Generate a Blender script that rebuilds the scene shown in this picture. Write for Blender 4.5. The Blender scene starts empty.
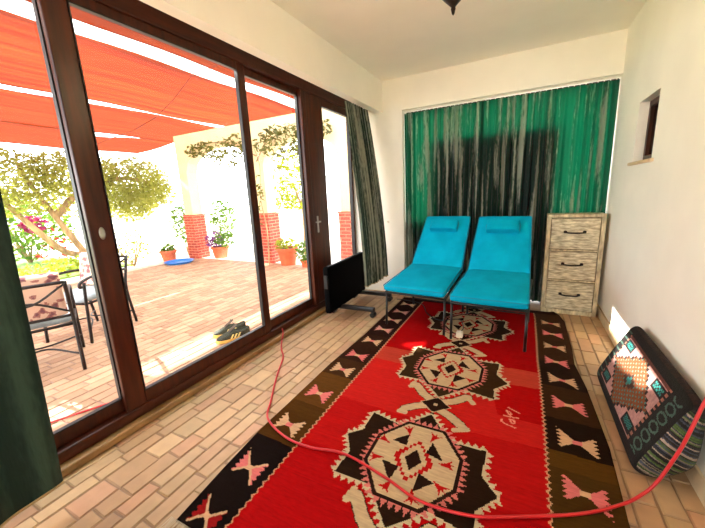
import bpy, math, random
import numpy as np
from mathutils import Vector, Matrix
rnd = random.Random(7)
SC = bpy.context.scene
COL = SC.collection
PI = math.pi

# ------------------------------------------------------------------ colour / materials
def lin(c):
    return tuple((v/255/12.92 if v/255 <= .04045 else ((v/255+.055)/1.055)**2.4) for v in c[:3])

def new_mat(name):
    m = bpy.data.materials.new(name); m.use_nodes = True
    nt = m.node_tree
    for n in list(nt.nodes): nt.nodes.remove(n)
    out = nt.nodes.new('ShaderNodeOutputMaterial')
    return m, nt, out

def N(nt, typ, **kw):
    n = nt.nodes.new(typ)
    for k, v in kw.items():
        if k in n.inputs: n.inputs[k].default_value = v
        else: setattr(n, k, v)
    return n

def mat(name, rgb, rough=.6, metal=0, var=.12, scale=12, bump=0, bscale=60, stretch=(1,1,1), spec=.5,
        translucent=None, tfac=.5, attr=False, sheen=0, rgb2=None, obj=True, detail=4):
    """principled material with a noise-mottled base colour; optional colour attribute and translucency"""
    m, nt, out = new_mat(name)
    L = nt.links
    tc = N(nt, 'ShaderNodeTexCoord'); mp = N(nt, 'ShaderNodeMapping'); mp.inputs['Scale'].default_value = stretch
    L.new(tc.outputs['Object'], mp.inputs[0])
    nz = N(nt, 'ShaderNodeTexNoise'); nz.inputs['Scale'].default_value = scale; nz.inputs['Detail'].default_value = detail
    L.new(mp.outputs[0], nz.inputs['Vector'])
    p = N(nt, 'ShaderNodeBsdfPrincipled')
    p.inputs['Roughness'].default_value = rough; p.inputs['Metallic'].default_value = metal
    p.inputs['Specular IOR Level'].default_value = spec
    if sheen:
        p.inputs['Sheen Weight'].default_value = sheen; p.inputs['Sheen Roughness'].default_value = .35
    ramp = N(nt, 'ShaderNodeMapRange')
    ramp.inputs['From Min'].default_value = .3; ramp.inputs['From Max'].default_value = .7
    ramp.inputs['To Min'].default_value = 0; ramp.inputs['To Max'].default_value = 1
    L.new(nz.outputs[0], ramp.inputs['Value'])
    mix = N(nt, 'ShaderNodeMix', data_type='RGBA')
    c = lin(rgb)
    if attr:
        at = N(nt, 'ShaderNodeAttribute', attribute_name='Col')
        mul = N(nt, 'ShaderNodeMix', data_type='RGBA', blend_type='MULTIPLY'); mul.inputs[0].default_value = 1
        g = N(nt, 'ShaderNodeMapRange'); g.inputs['From Min'].default_value = .3; g.inputs['From Max'].default_value = .7
        g.inputs['To Min'].default_value = 1-var; g.inputs['To Max'].default_value = 1+var*.6
        L.new(nz.outputs[0], g.inputs['Value'])
        L.new(at.outputs['Color'], mul.inputs[6]); L.new(g.outputs[0], mul.inputs[7])
        colout = mul.outputs[2]
    else:
        c2 = lin(rgb2) if rgb2 else tuple(max(0, v*(1-2*var)) for v in c)
        c1 = c if rgb2 else tuple(min(1, v*(1+var)) for v in c)
        mix.inputs[6].default_value = (*c2, 1); mix.inputs[7].default_value = (*c1, 1)
        L.new(ramp.outputs[0], mix.inputs[0]); colout = mix.outputs[2]
    L.new(colout, p.inputs['Base Color'])
    if bump:
        n2 = N(nt, 'ShaderNodeTexNoise'); n2.inputs['Scale'].default_value = bscale; n2.inputs['Detail'].default_value = 3
        L.new(mp.outputs[0], n2.inputs['Vector'])
        b = N(nt, 'ShaderNodeBump'); b.inputs['Strength'].default_value = bump; b.inputs['Distance'].default_value = .01
        L.new(n2.outputs[0], b.inputs['Height']); L.new(b.outputs[0], p.inputs['Normal'])
    if translucent:
        t = N(nt, 'ShaderNodeBsdfTranslucent'); t.inputs[0].default_value = (*lin(translucent), 1)
        ms = N(nt, 'ShaderNodeMixShader'); ms.inputs[0].default_value = tfac
        L.new(p.outputs[0], ms.inputs[1]); L.new(t.outputs[0], ms.inputs[2]); L.new(ms.outputs[0], out.inputs[0])
    else:
        L.new(p.outputs[0], out.inputs[0])
    return m

def glass_mat(name, tint=(1, 1, 1), refl=1.0):
    m, nt, out = new_mat(name); L = nt.links
    t = N(nt, 'ShaderNodeBsdfTransparent'); t.inputs[0].default_value = (*tint, 1)
    g = N(nt, 'ShaderNodeBsdfGlossy'); g.inputs['Roughness'].default_value = .02
    nz = N(nt, 'ShaderNodeTexNoise'); nz.inputs['Scale'].default_value = 2
    bp = N(nt, 'ShaderNodeBump'); bp.inputs['Strength'].default_value = .01
    L.new(nz.outputs[0], bp.inputs['Height']); L.new(bp.outputs[0], g.inputs['Normal'])
    f = N(nt, 'ShaderNodeFresnel'); f.inputs[0].default_value = 1.35
    ms = N(nt, 'ShaderNodeMixShader')
    L.new(f.outputs[0], ms.inputs[0]); L.new(t.outputs[0], ms.inputs[1]); L.new(g.outputs[0], ms.inputs[2])
    L.new(ms.outputs[0], out.inputs[0])
    return m

M = {}
M['wall'] = mat('painted plaster', (249, 244, 230), .85, var=.02, scale=3, bump=.05, bscale=90)
M['ceil'] = mat('painted ceiling', (252, 247, 232), .9, var=.02, scale=2)
M['skirting'] = mat('stone skirting', (214, 190, 148), .5, var=.10, scale=8)
M['sill'] = mat('stone sill', (148, 112, 66), .55, var=.15, scale=9, bump=.1)
M['tile'] = mat('terracotta tile', (200, 165, 130), .5, attr=True, var=.10, scale=14, bump=.12, bscale=30)
M['grout'] = mat('grout', (158, 122, 92), .9, var=.12, scale=20)
M['paver'] = mat('paver', (200, 165, 130), .75, attr=True, var=.12, scale=10, bump=.15, bscale=40)
M['wood'] = mat('dark stained timber', (70, 28, 12), .35, spec=.3, var=.3, scale=5, stretch=(6, 6, .6), bump=.04, bscale=20)
M['wood_rail'] = mat('dark stained timber rail', (70, 28, 12), .35, spec=.3, var=.3, scale=5, stretch=(6, .6, 6), bump=.04, bscale=20)
M['rubber'] = mat('black gasket', (12, 10, 9), .5)
M['glass'] = glass_mat('window glass')
M['steel'] = mat('brushed metal', (190, 188, 180), .35, metal=.9, var=.08, scale=30)
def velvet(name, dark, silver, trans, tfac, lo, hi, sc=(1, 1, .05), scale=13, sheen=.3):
    """crushed velvet: silver fold sheen painted over a dark ground that lets some daylight through"""
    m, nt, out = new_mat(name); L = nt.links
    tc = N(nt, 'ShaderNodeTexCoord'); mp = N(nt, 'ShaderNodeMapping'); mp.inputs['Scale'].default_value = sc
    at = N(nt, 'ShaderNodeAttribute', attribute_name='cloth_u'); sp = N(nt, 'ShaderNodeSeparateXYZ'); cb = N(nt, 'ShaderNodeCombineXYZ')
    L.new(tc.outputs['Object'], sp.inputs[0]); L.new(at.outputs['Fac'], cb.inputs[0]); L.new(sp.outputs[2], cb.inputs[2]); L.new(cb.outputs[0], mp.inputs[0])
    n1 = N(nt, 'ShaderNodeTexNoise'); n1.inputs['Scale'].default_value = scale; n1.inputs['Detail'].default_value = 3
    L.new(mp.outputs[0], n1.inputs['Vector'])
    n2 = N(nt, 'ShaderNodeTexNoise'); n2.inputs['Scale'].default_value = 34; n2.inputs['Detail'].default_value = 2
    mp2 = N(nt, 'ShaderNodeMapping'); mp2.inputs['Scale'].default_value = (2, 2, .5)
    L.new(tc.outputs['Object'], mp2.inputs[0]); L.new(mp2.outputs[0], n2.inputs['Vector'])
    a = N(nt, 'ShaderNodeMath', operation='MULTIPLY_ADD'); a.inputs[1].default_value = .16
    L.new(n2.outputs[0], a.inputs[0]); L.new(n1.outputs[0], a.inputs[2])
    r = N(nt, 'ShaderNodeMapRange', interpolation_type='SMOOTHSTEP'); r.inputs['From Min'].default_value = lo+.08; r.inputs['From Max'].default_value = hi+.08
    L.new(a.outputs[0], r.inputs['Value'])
    mix = N(nt, 'ShaderNodeMix', data_type='RGBA'); mix.inputs[6].default_value = (*lin(dark), 1); mix.inputs[7].default_value = (*lin(silver), 1)  # window light catching the folds, painted in as silver streaks
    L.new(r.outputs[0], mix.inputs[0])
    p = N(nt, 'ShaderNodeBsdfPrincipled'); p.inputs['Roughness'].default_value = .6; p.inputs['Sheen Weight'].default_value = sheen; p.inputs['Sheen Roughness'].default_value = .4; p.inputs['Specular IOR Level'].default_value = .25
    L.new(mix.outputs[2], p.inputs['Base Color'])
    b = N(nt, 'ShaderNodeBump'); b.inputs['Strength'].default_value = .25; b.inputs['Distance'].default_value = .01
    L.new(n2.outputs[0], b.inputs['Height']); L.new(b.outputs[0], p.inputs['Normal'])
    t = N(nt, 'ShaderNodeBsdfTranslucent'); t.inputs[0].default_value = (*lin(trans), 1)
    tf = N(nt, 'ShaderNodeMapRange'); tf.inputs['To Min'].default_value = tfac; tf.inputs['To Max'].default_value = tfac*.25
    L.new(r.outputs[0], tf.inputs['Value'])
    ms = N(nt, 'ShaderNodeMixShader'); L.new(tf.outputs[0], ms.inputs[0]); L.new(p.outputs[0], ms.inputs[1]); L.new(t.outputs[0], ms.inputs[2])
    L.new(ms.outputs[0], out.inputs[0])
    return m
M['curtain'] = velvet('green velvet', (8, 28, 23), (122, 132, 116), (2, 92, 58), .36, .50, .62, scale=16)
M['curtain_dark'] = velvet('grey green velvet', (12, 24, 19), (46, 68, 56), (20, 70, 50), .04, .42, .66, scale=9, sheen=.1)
M['curtain_fold_sheen'] = velvet('fold sheen grey green velvet', (20, 34, 28), (138, 142, 126), (30, 80, 56), .08, .44, .58, sc=(1, 1, .015), scale=30)
M['hem'] = mat('hem tape', (176, 150, 104), .8)
M['rail'] = mat('white rail', (226, 220, 205), .5, var=.03)
M['black'] = mat('black powder coat', (14, 13, 13), .42, var=.2, scale=30)
M['heater'] = mat('black enamel', (4, 4, 5), .8, spec=.05, var=.15, scale=10)
M['teal'] = mat('teal canvas', (0, 158, 190), .9, var=.07, scale=7, bump=.25, bscale=300, spec=.08)
M['teal_dark'] = mat('teal piping', (0, 128, 155), .8, var=.1)
M['chest'] = mat('whitewashed rough timber', (232, 214, 172), .8, var=.3, scale=6, stretch=(5, 4, 1.6), bump=.6, bscale=22, rgb2=(140, 124, 96), detail=8)
M['chest2'] = mat('whitewashed rough drawer front', (240, 226, 190), .8, var=.3, scale=9, stretch=(1.4, 2, 6), bump=.7, bscale=26, rgb2=(138, 122, 94), detail=9)
M['iron'] = mat('dark iron', (38, 30, 26), .45, metal=.6, var=.2)
M['rug'] = mat('kilim weave', (200, 20, 20), .92, attr=True, var=.15, scale=26, stretch=(1, 5, 1), bump=.4, bscale=160, spec=.03)
M['fringe'] = mat('cotton fringe', (205, 188, 160), .9)
M['pouf'] = mat('pouf kilim', (60, 40, 30), .8, attr=True, var=.25, scale=60, bump=.35, bscale=200, spec=.3)
M['cable'] = mat('red cable', (190, 18, 24), .4, var=.05)
M['cord'] = mat('black cord', (14, 14, 14), .5)
M['white_plastic'] = mat('white plastic', (226, 214, 190), .4, var=.03)
M['bronze'] = mat('dark bronze', (40, 26, 16), .4, metal=.7, var=.3, scale=30)
M['lampglass'] = mat('frosted glass', (200, 196, 180), .25, var=.05, translucent=(250, 240, 220), tfac=.8)
def sail_mat():
    m, nt, out = new_mat('orange shade cloth'); L = nt.links
    tc = N(nt, 'ShaderNodeTexCoord'); mp = N(nt, 'ShaderNodeMapping'); mp.inputs['Scale'].default_value = (9, .18, 1)
    L.new(tc.outputs['Object'], mp.inputs[0])
    nz = N(nt, 'ShaderNodeTexNoise'); nz.inputs['Scale'].default_value = 1.6; nz.inputs['Detail'].default_value = 5; nz.inputs['Roughness'].default_value = .6
    L.new(mp.outputs[0], nz.inputs['Vector'])
    r = N(nt, 'ShaderNodeMapRange'); r.inputs['From Min'].default_value = .35; r.inputs['From Max'].default_value = .68; L.new(nz.outputs[0], r.inputs['Value'])
    mx = N(nt, 'ShaderNodeMix', data_type='RGBA'); mx.inputs[6].default_value = (*lin((86, 21, 2)), 1); mx.inputs[7].default_value = (*lin((116, 43, 10)), 1)
    L.new(r.outputs[0], mx.inputs[0])
    d = N(nt, 'ShaderNodeBsdfDiffuse'); t = N(nt, 'ShaderNodeBsdfTranslucent'); ms = N(nt, 'ShaderNodeMixShader'); ms.inputs[0].default_value = .55
    L.new(mx.outputs[2], d.inputs[0]); L.new(mx.outputs[2], t.inputs[0]); L.new(d.outputs[0], ms.inputs[1]); L.new(t.outputs[0], ms.inputs[2]); L.new(ms.outputs[0], out.inputs[0])
    return m
M['sail'] = sail_mat()
def open_weave(m, fac):
    nt = m.node_tree; out = [n for n in nt.nodes if n.type == 'OUTPUT_MATERIAL'][0]
    src = out.inputs[0].links[0].from_socket
    t = N(nt, 'ShaderNodeBsdfTransparent'); ms = N(nt, 'ShaderNodeMixShader'); ms.inputs[0].default_value = fac
    nt.links.new(src, ms.inputs[1]); nt.links.new(t.outputs[0], ms.inputs[2]); nt.links.new(ms.outputs[0], out.inputs[0])
open_weave(M['sail'], .008)
M['sailhem'] = mat('sail hem', (96, 34, 26), .8)
M['stucco'] = mat('cream stucco', (214, 190, 146), .9, var=.04, scale=4, bump=.1)
M['gap_cloth'] = mat('white shade cloth', (245, 240, 232), .9, var=.03, translucent=(240, 236, 228), tfac=.6)
M['brick'] = None
M['gravel'] = mat('pale gravel', (222, 210, 190), .95, var=.15, scale=30, bump=.2)
M['lawn'] = mat('lawn', (112, 146, 34), .9, var=.3, scale=20, rgb2=(80, 112, 20))
M['stone'] = mat('pale kerb stone', (196, 182, 160), .85, var=.15, scale=8, bump=.2)
M['olive'] = mat('olive leaf', (134, 136, 60), .7, var=.25, scale=2, translucent=(178, 176, 72), tfac=.4)
M['leaf'] = mat('green leaf', (66, 104, 26), .6, var=.3, scale=3, translucent=(116, 150, 34), tfac=.4)
M['lime'] = mat('lime leaf', (128, 140, 24), .6, var=.2, scale=3, translucent=(166, 176, 30), tfac=.45)
M['vine'] = mat('vine leaf', (84, 84, 26), .6, var=.3, scale=3, translucent=(120, 112, 34), tfac=.35)
M['pink'] = mat('pink petal', (176, 40, 104), .7, translucent=(180, 50, 110), tfac=.4)
M['redp'] = mat('coral petal', (180, 50, 46), .7, translucent=(190, 60, 56), tfac=.4)
M['purple'] = mat('purple leaf', (110, 50, 110), .7, translucent=(140, 70, 130), tfac=.3)
M['bark'] = mat('bark', (168, 136, 98), .9, var=.3, scale=12, bump=.3, stretch=(1, 1, .3))
M['terracotta'] = mat('terracotta pot', (196, 92, 52), .8, var=.12, scale=9)
M['soil'] = mat('soil', (60, 42, 30), .95, var=.2, scale=30)
M['blue'] = mat('blue plastic', (30, 110, 190), .5, var=.1)
M['patio_black'] = mat('cast metal', (36, 30, 28), .45, metal=.4, var=.2)
M['shoe'] = mat('dark olive suede', (44, 46, 28), .85, var=.2, scale=40, bump=.2, bscale=200)
M['gum'] = mat('gum sole', (226, 176, 84), .6, var=.06)
M['stripe'] = mat('cream leather', (236, 214, 130), .5, var=.03)
M['lining'] = mat('shoe lining', (74, 58, 44), .9)
M['lace'] = mat('shoe lace', (64, 60, 48), .9)
M['shade_pad'] = mat('grey seat pad', (150, 158, 160), .9, var=.15)
M['darkdoor'] = mat('dark door board', (40, 34, 28), .6, var=.1)

def brick_mat():
    m, nt, out = new_mat('red brick'); L = nt.links
    tc = N(nt, 'ShaderNodeTexCoord'); 
    sep = N(nt, 'ShaderNodeSeparateXYZ'); L.new(tc.outputs['Object'], sep.inputs[0])
    add = N(nt, 'ShaderNodeMath', operation='ADD'); L.new(sep.outputs[0], add.inputs[0]); L.new(sep.outputs[1], add.inputs[1])
    cb = N(nt, 'ShaderNodeCombineXYZ'); L.new(add.outputs[0], cb.inputs[0]); L.new(sep.outputs[2], cb.inputs[1])
    b = N(nt, 'ShaderNodeTexBrick'); b.inputs['Scale'].default_value = 1
    b.inputs['Brick Width'].default_value = .2; b.inputs['Row Height'].default_value = .062; b.inputs['Mortar Size'].default_value = .006
    b.inputs['Color1'].default_value = (*lin((166, 60, 38)), 1); b.inputs['Color2'].default_value = (*lin((140, 44, 28)), 1)
    b.inputs['Mortar'].default_value = (*lin((200, 130, 100)), 1)
    L.new(cb.outputs[0], b.inputs['Vector'])
    p = N(nt, 'ShaderNodeBsdfPrincipled'); p.inputs['Roughness'].default_value = .85
    L.new(b.outputs[0], p.inputs['Base Color']); L.new(p.outputs[0], out.inputs[0])
    return m
M['brick'] = brick_mat()

def floral_mat():
    m, nt, out = new_mat('floral cushion'); L = nt.links
    tc = N(nt, 'ShaderNodeTexCoord')
    v = N(nt, 'ShaderNodeTexVoronoi'); v.inputs['Scale'].default_value = 16
    nz = N(nt, 'ShaderNodeTexNoise'); nz.inputs['Scale'].default_value = 22; nz.inputs['Detail'].default_value = 4
    L.new(tc.outputs['Object'], v.inputs['Vector']); L.new(tc.outputs['Object'], nz.inputs['Vector'])
    ad = N(nt, 'ShaderNodeMath', operation='ADD'); L.new(v.outputs[0], ad.inputs[0]); L.new(nz.outputs[0], ad.inputs[1])
    r = N(nt, 'ShaderNodeValToRGB'); r.color_ramp.interpolation = 'CONSTANT'
    r.color_ramp.elements[0].position = 0; r.color_ramp.elements[0].color = (*lin((126, 76, 82)), 1)
    r.color_ramp.elements[1].position = .92; r.color_ramp.elements[1].color = (*lin((226, 190, 166)), 1)
    e = r.color_ramp.elements.new(.80); e.color = (*lin((170, 110, 100)), 1)
    L.new(ad.outputs[0], r.inputs[0])
    p = N(nt, 'ShaderNodeBsdfPrincipled'); p.inputs['Roughness'].default_value = .9
    L.new(r.outputs[0], p.inputs['Base Color']); L.new(p.outputs[0], out.inputs[0])
    return m
M['floral'] = floral_mat()

# ------------------------------------------------------------------ mesh builder
class MB:
    def __init__(s): s.v = []; s.f = []; s.mi = []; s.cur = 0
    def add(s, vs, fs):
        o = len(s.v); s.v += [tuple(q) for q in vs]; s.f += [tuple(i+o for i in f) for f in fs]; s.mi += [s.cur]*len(fs); return s
    def box(s, lo, hi, mtx=None):
        (a, b, c), (d, e, f) = lo, hi
        vs = [(a,b,c),(d,b,c),(d,e,c),(a,e,c),(a,b,f),(d,b,f),(d,e,f),(a,e,f)]
        if mtx: vs = [mtx @ Vector(q) for q in vs]
        return s.add(vs, [(3,2,1,0),(4,5,6,7),(0,1,5,4),(1,2,6,5),(2,3,7,6),(3,0,4,7)])
    def quad(s, *vs): return s.add(vs, [tuple(range(len(vs)))])
    def tube(s, pts, r, n=8, caps=True):
        P = [Vector(p) for p in pts]; R = r if isinstance(r, (list, tuple)) else [r]*len(P)
        rings = []; up = Vector((0, 0, 1)); prev = None
        for i, p in enumerate(P):
            d = (P[min(i+1, len(P)-1)]-P[max(i-1, 0)]).normalized()
            if prev is None:
                a = d.cross(up)
                if a.length < 1e-3: a = d.cross(Vector((1, 0, 0)))
            else: a = prev - d*prev.dot(d)
            a.normalize(); b = d.cross(a); prev = a
            rings.append([p+(a*math.cos(2*PI*k/n)+b*math.sin(2*PI*k/n))*R[i] for k in range(n)])
        vs = [q for g in rings for q in g]
        fs = [(i*n+k, i*n+(k+1) % n, (i+1)*n+(k+1) % n, (i+1)*n+k) for i in range(len(P)-1) for k in range(n)]
        if caps: fs += [tuple(range(n))[::-1], tuple(range((len(P)-1)*n, len(P)*n))]
        return s.add(vs, fs)
    def lathe(s, prof, c=(0, 0, 0), n=24, caps=True):
        vs = [(c[0]+r*math.cos(2*PI*k/n), c[1]+r*math.sin(2*PI*k/n), c[2]+z) for r, z in prof for k in range(n)]
        fs = [(i*n+k, i*n+(k+1) % n, (i+1)*n+(k+1) % n, (i+1)*n+k) for i in range(len(prof)-1) for k in range(n)]
        if caps: fs += [tuple(range(n))[::-1], tuple(range((len(prof)-1)*n, len(prof)*n))]
        return s.add(vs, fs)
    def grid(s, fn, nu, nv, closed_u=False):
        vs = [fn(i/nu, j/nv) for j in range(nv+1) for i in range(nu+(0 if closed_u else 1))]
        w = nu if closed_u else nu+1
        fs = [(j*w+i, j*w+(i+1) % w, (j+1)*w+(i+1) % w, (j+1)*w+i) for j in range(nv) for i in range(nu)]
        return s.add(vs, fs)
    def leaves(s, n, centre, rad, size, rng, surf=.5, flat=False):
        cx, cy, cz = centre
        for _ in range(n):
            while True:
                p = Vector((rng.uniform(-1, 1), rng.uniform(-1, 1), rng.uniform(-1, 1)))
                if p.length <= 1 and p.length > rng.random()*surf: break
            q = Vector((cx+p.x*rad[0], cy+p.y*rad[1], cz+p.z*rad[2]))
            a = Vector((rng.gauss(0, 1), rng.gauss(0, 1), rng.gauss(0, .7))).normalized()
            b = a.cross(Vector((rng.gauss(0, 1), rng.gauss(0, 1), rng.gauss(0, 1)))).normalized()
            L = size*rng.uniform(.6, 1.3); W = L*.38
            s.add([q-a*L*.5, q+b*W*.5, q+a*L*.5, q-b*W*.5], [(0, 1, 2, 3)])
        return s
    def build(s, name, mats, parent=None, smooth=False, bevel=0, seg=2, sub=0, loc=None):
        me = bpy.data.meshes.new(name); me.from_pydata(s.v, [], s.f)
        for m in (mats if isinstance(mats, list) else [mats]): me.materials.append(m)
        if any(s.mi): me.polygons.foreach_set('material_index', s.mi)
        if smooth: me.polygons.foreach_set('use_smooth', [True]*len(me.polygons))
        me.validate(); me.update()
        o = bpy.data.objects.new(name, me); COL.objects.link(o)
        if parent: o.parent = parent
        if loc: o.location = loc
        if bevel:
            b = o.modifiers.new('bevel', 'BEVEL'); b.width = bevel; b.segments = seg; b.limit_method = 'ANGLE'; b.angle_limit = math.radians(40)
            if smooth is False and seg > 1:
                pass
        if sub:
            d = o.modifiers.new('sub', 'SUBSURF'); d.levels = sub; d.render_levels = sub
        return o

def colour_mesh(name, V, F, C, m, parent=None):
    """mesh with one colour per face (surface pattern)"""
    me = bpy.data.meshes.new(name)
    V = np.asarray(V, dtype=np.float32); F = np.asarray(F, dtype=np.int32); C = np.asarray(C, dtype=np.float32)
    me.vertices.add(len(V)); me.vertices.foreach_set('co', V.ravel())
    k = F.shape[1]
    me.loops.add(F.size); me.loops.foreach_set('vertex_index', F.ravel())
    me.polygons.add(len(F)); me.polygons.foreach_set('loop_start', np.arange(0, F.size, k, dtype=np.int32))
    me.update(calc_edges=True)
    a = me.color_attributes.new('Col', 'FLOAT_COLOR', 'CORNER')
    cc = np.ones((len(F), k, 4), dtype=np.float32); cc[:, :, :3] = C[:, None, :]
    a.data.foreach_set('color', cc.ravel())
    me.materials.append(m); me.validate()
    o = bpy.data.objects.new(name, me); COL.objects.link(o)
    if parent: o.parent = parent
    return o

def tag(o, label, cat, group=None, kind=None):
    o['label'] = label; o['category'] = cat
    if group: o['group'] = group
    if kind: o['kind'] = kind
    return o
def struct(o): o['kind'] = 'structure'; return o
def thing(name, label, cat, loc=(0, 0, 0), rz=0, group=None):
    o = bpy.data.objects.new(name, None); COL.objects.link(o); o.location = loc; o.rotation_euler = (0, 0, rz)
    o.empty_display_size = .1
    return tag(o, label, cat, group)
def sempty(name, loc=(0, 0, 0)):
    o = bpy.data.objects.new(name, None); COL.objects.link(o); o.location = loc
    return struct(o)

def smooth_path(pts, n=8):
    P = [Vector(p) for p in pts]; P = [P[0]*2-P[1]] + P + [P[-1]*2-P[-2]]
    out = []
    for i in range(1, len(P)-2):
        for k in range(n):
            t = k/n; a, b, c, d = P[i-1], P[i], P[i+1], P[i+2]
            out.append(.5*((2*b)+(c-a)*t+(2*a-5*b+4*c-d)*t*t+(3*b-a-3*c+d)*t**3))
    out.append(P[-2]); return out

# ------------------------------------------------------------------ dimensions
XL, XR, YB, YF, H = -2.0, .725, 3.987, -1.6, 2.6
BEAM_X, BEAM_Z = -1.58, 2.25
NICHE = 4.18          # back plane of the curtained recess
PIER = -1.336

# ------------------------------------------------------------------ room shell
# floor: individually laid tiles in rows running away from the camera
def tiled(name, x0, x1, y0, y1, widths, lens, gap, z, pal, m, grout, seed, jitter=.004, zj=.0015):
    r = random.Random(seed); V, F, C = [], [], []
    x = x0
    def quad(pts, c):
        o = len(V); V.extend(pts); F.append((o, o+1, o+2, o+3)); C.append(c)
    g = lin(grout)
    quad([(x0, y0, z-.006), (x1, y0, z-.006), (x1, y1, z-.006), (x0, y1, z-.006)], g)
    while x < x1-.02:
        w = r.choice(widths)
        xe = min(x+w, x1)
        y = y0-r.random()*lens[1]
        while y < y1:
            l = r.uniform(*lens); ye = y+l
            a, b = max(y, y0), min(ye, y1)
            if b-a > .015:
                base = lin(r.choice(pal)); k = r.uniform(.92, 1.07); c = tuple(min(1, q*k) for q in base)
                j = lambda: r.uniform(-jitter, jitter)
                zz = z+r.uniform(-zj, 0)
                e = .004
                p = [(x+gap/2+j(), a+gap/2+j()), (xe-gap/2+j(), a+gap/2+j()), (xe-gap/2+j(), b-gap/2+j()), (x+gap/2+j(), b-gap/2+j())]
                cx = sum(q[0] for q in p)/4; cy = sum(q[1] for q in p)/4
                inn = [(q[0]+(e if q[0] < cx else -e), q[1]+(e if q[1] < cy else -e), zz) for q in p]
                out = [(q[0], q[1], z-.006) for q in p]
                quad(inn, c)
                for i in range(4):
                    quad([out[i], out[(i+1) % 4], inn[(i+1) % 4], inn[i]], tuple(q*.8 for q in c))
            y = ye
        x = xe
    return colour_mesh(name, V, F, C, m)
pal_in = [(180, 144, 102), (174, 136, 97), (184, 150, 108), (168, 132, 93), (180, 136, 99), (174, 142, 99)]
floor = struct(tiled('floor', -2.0, XR+.02, YF, NICHE, [.055, .08, .09, .1, .13], (.11, .27), .005, 0, pal_in, M['tile'], (138, 104, 70), 3))
pal_out = [(164, 124, 92), (155, 114, 83), (172, 132, 100), (148, 108, 78), (165, 129, 97)]
terrace = struct(tiled('terrace_paving', -7.0, -2.12, -3.0, 5.15, [.1, .1, .105], (.18, .24), .006, 0, pal_out, M['paver'], (140, 108, 92), 5))

# ceiling and walls
struct(MB().box((-2.3, YF-.2, H), (XR+.2, NICHE+.2, H+.2)).build('ceiling', M['ceil']))
w = MB()
ny0, ny1, nz0, nz1 = 2.895, 3.33, 1.442, 1.868
w.box((XR, YF-.2, 0), (XR+.25, ny0, H)); w.box((XR, ny1, 0), (XR+.25, NICHE+.2, H))
w.box((XR, ny0, 0), (XR+.25, ny1, nz0)); w.box((XR, ny0, nz1), (XR+.25, ny1, H))
struct(w.build('wall_right', M['wall']))
w = MB()
w.box((PIER, YB, 2.248), (XR, NICHE+.2, H)); w.box((-2.09, YB, 0), (PIER, NICHE+.2, H))
struct(w.build('wall_back', M['wall']))
w = MB()
w.box((BEAM_X-.09, YF, BEAM_Z), (BEAM_X, YB, H)); w.box((-2.3, YF, 2.47), (BEAM_X-.09, YB, H)); w.box((-2.3, YF-.2, H), (-2.1, NICHE+.2, 3.85))
struct(w.build('wall_left', M['wall']))
struct(MB().box((-2.3, YF-.2, 0), (XR, YF, .25)).box((-2.3, YF-.2, 2.45), (XR, YF, H)).box((-2.3, YF-.2, .25), (-.45, YF, 2.45)).box((XR-.1, YF-.2, .25), (XR, YF, 2.45)).build('wall_front', M['wall']))
w3 = sempty('fill_window')  # unseen window added behind the camera for extra daylight
f = MB()
for x in (-.45, .06, XR-.16): f.box((x, YF-.12, .25), (x+.06, YF-.06, 2.45))
f.box((-.45, YF-.12, .25), (XR-.1, YF-.06, .31)).box((-.45, YF-.12, 2.39), (XR-.1, YF-.06, 2.45))
f.build('outer_frame', M['wood'], w3, bevel=.006)
MB().quad((-.42, YF-.09, .3), (XR-.15, YF-.09, .3), (XR-.15, YF-.09, 2.4), (-.42, YF-.09, 2.4)).build('glass_pane', M['glass'], w3)
struct(MB().box((XR-.014, YF, 0), (XR, NICHE, .095)).build('baseboard_right', M['skirting'], bevel=.004))
struct(MB().box((-1.58, YB-.012, 0), (PIER, YB, .07)).build('baseboard_back', M['skirting'], bevel=.004))
struct(MB().box((-2.13, YF, 0), (-1.955, YB-.002, .045)).build('trim_1', M['sill'], bevel=.01))
struct(MB().box((XR-.02, ny0-.05, nz0-.022), (XR+.055, ny1+.05, nz0)).build('trim_2', M['skirting'], bevel=.004))

# ------------------------------------------------------------------ window_1: the timber sliding glazing on the left
win = sempty('window_1')
F0, F1 = -2.08, XL
f = MB()
f.box((F0, YF, 2.336), (F1, YB, 2.443)); f.box((F0, YF, .045), (F1, YB, .112))
f.build('outer_frame', M['wood_rail'], win, bevel=.008)
def sash(y0, y1, st0, st1, x0, x1, zb=.112, zt=2.336, br=.078, tr=.052):
    s = MB()
    s.box((x0, y0, zb), (x1, y0+st0, zt)); s.box((x0, y1-st1, zb), (x1, y1, zt))
    s.box((x0, y0+st0, zb), (x1, y1-st1, zb+br)); s.box((x0, y0+st0, zt-tr), (x1, y1-st1, zt))
    o = s.build('sash', M['wood'], win, bevel=.007)
    g = MB(); e = .007; xm = (x0+x1)/2
    for (a, b, c, d) in ((y0+st0, zb+br, y1-st1, zb+br+e), (y0+st0, zt-tr-e, y1-st1, zt-tr), (y0+st0, zb+br, y0+st0+e, zt-tr), (y1-st1-e, zb+br, y1-st1, zt-tr)):
        g.box((xm-.012, a, b), (x1+.002, c, d))
    g.build('gasket', M['rubber'], o)
    MB().quad((xm, y0+st0, zb+br), (xm, y1-st1, zb+br), (xm, y1-st1, zt-tr), (xm, y0+st0, zt-tr)).build('glass_pane', M['glass'], o)
    return o
sash(-1.5, -.26, .06, .05, -2.075, -2.045)
sash(-.26, .95, .05, .055, -2.075, -2.045)
s1 = sash(.892, 2.156, .11, .078, -2.04, -2.005)
s2 = sash(2.156, 2.93, .02, .045, -2.075, -2.045)
p3 = MB().box((F0, 2.894, .112), (F1, 2.975, 2.336)).build('mullion', M['wood'], win, bevel=.008)
s3 = sash(2.975, 3.98, .31, .045, -2.065, -2.015, br=.12, tr=.078)
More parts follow.
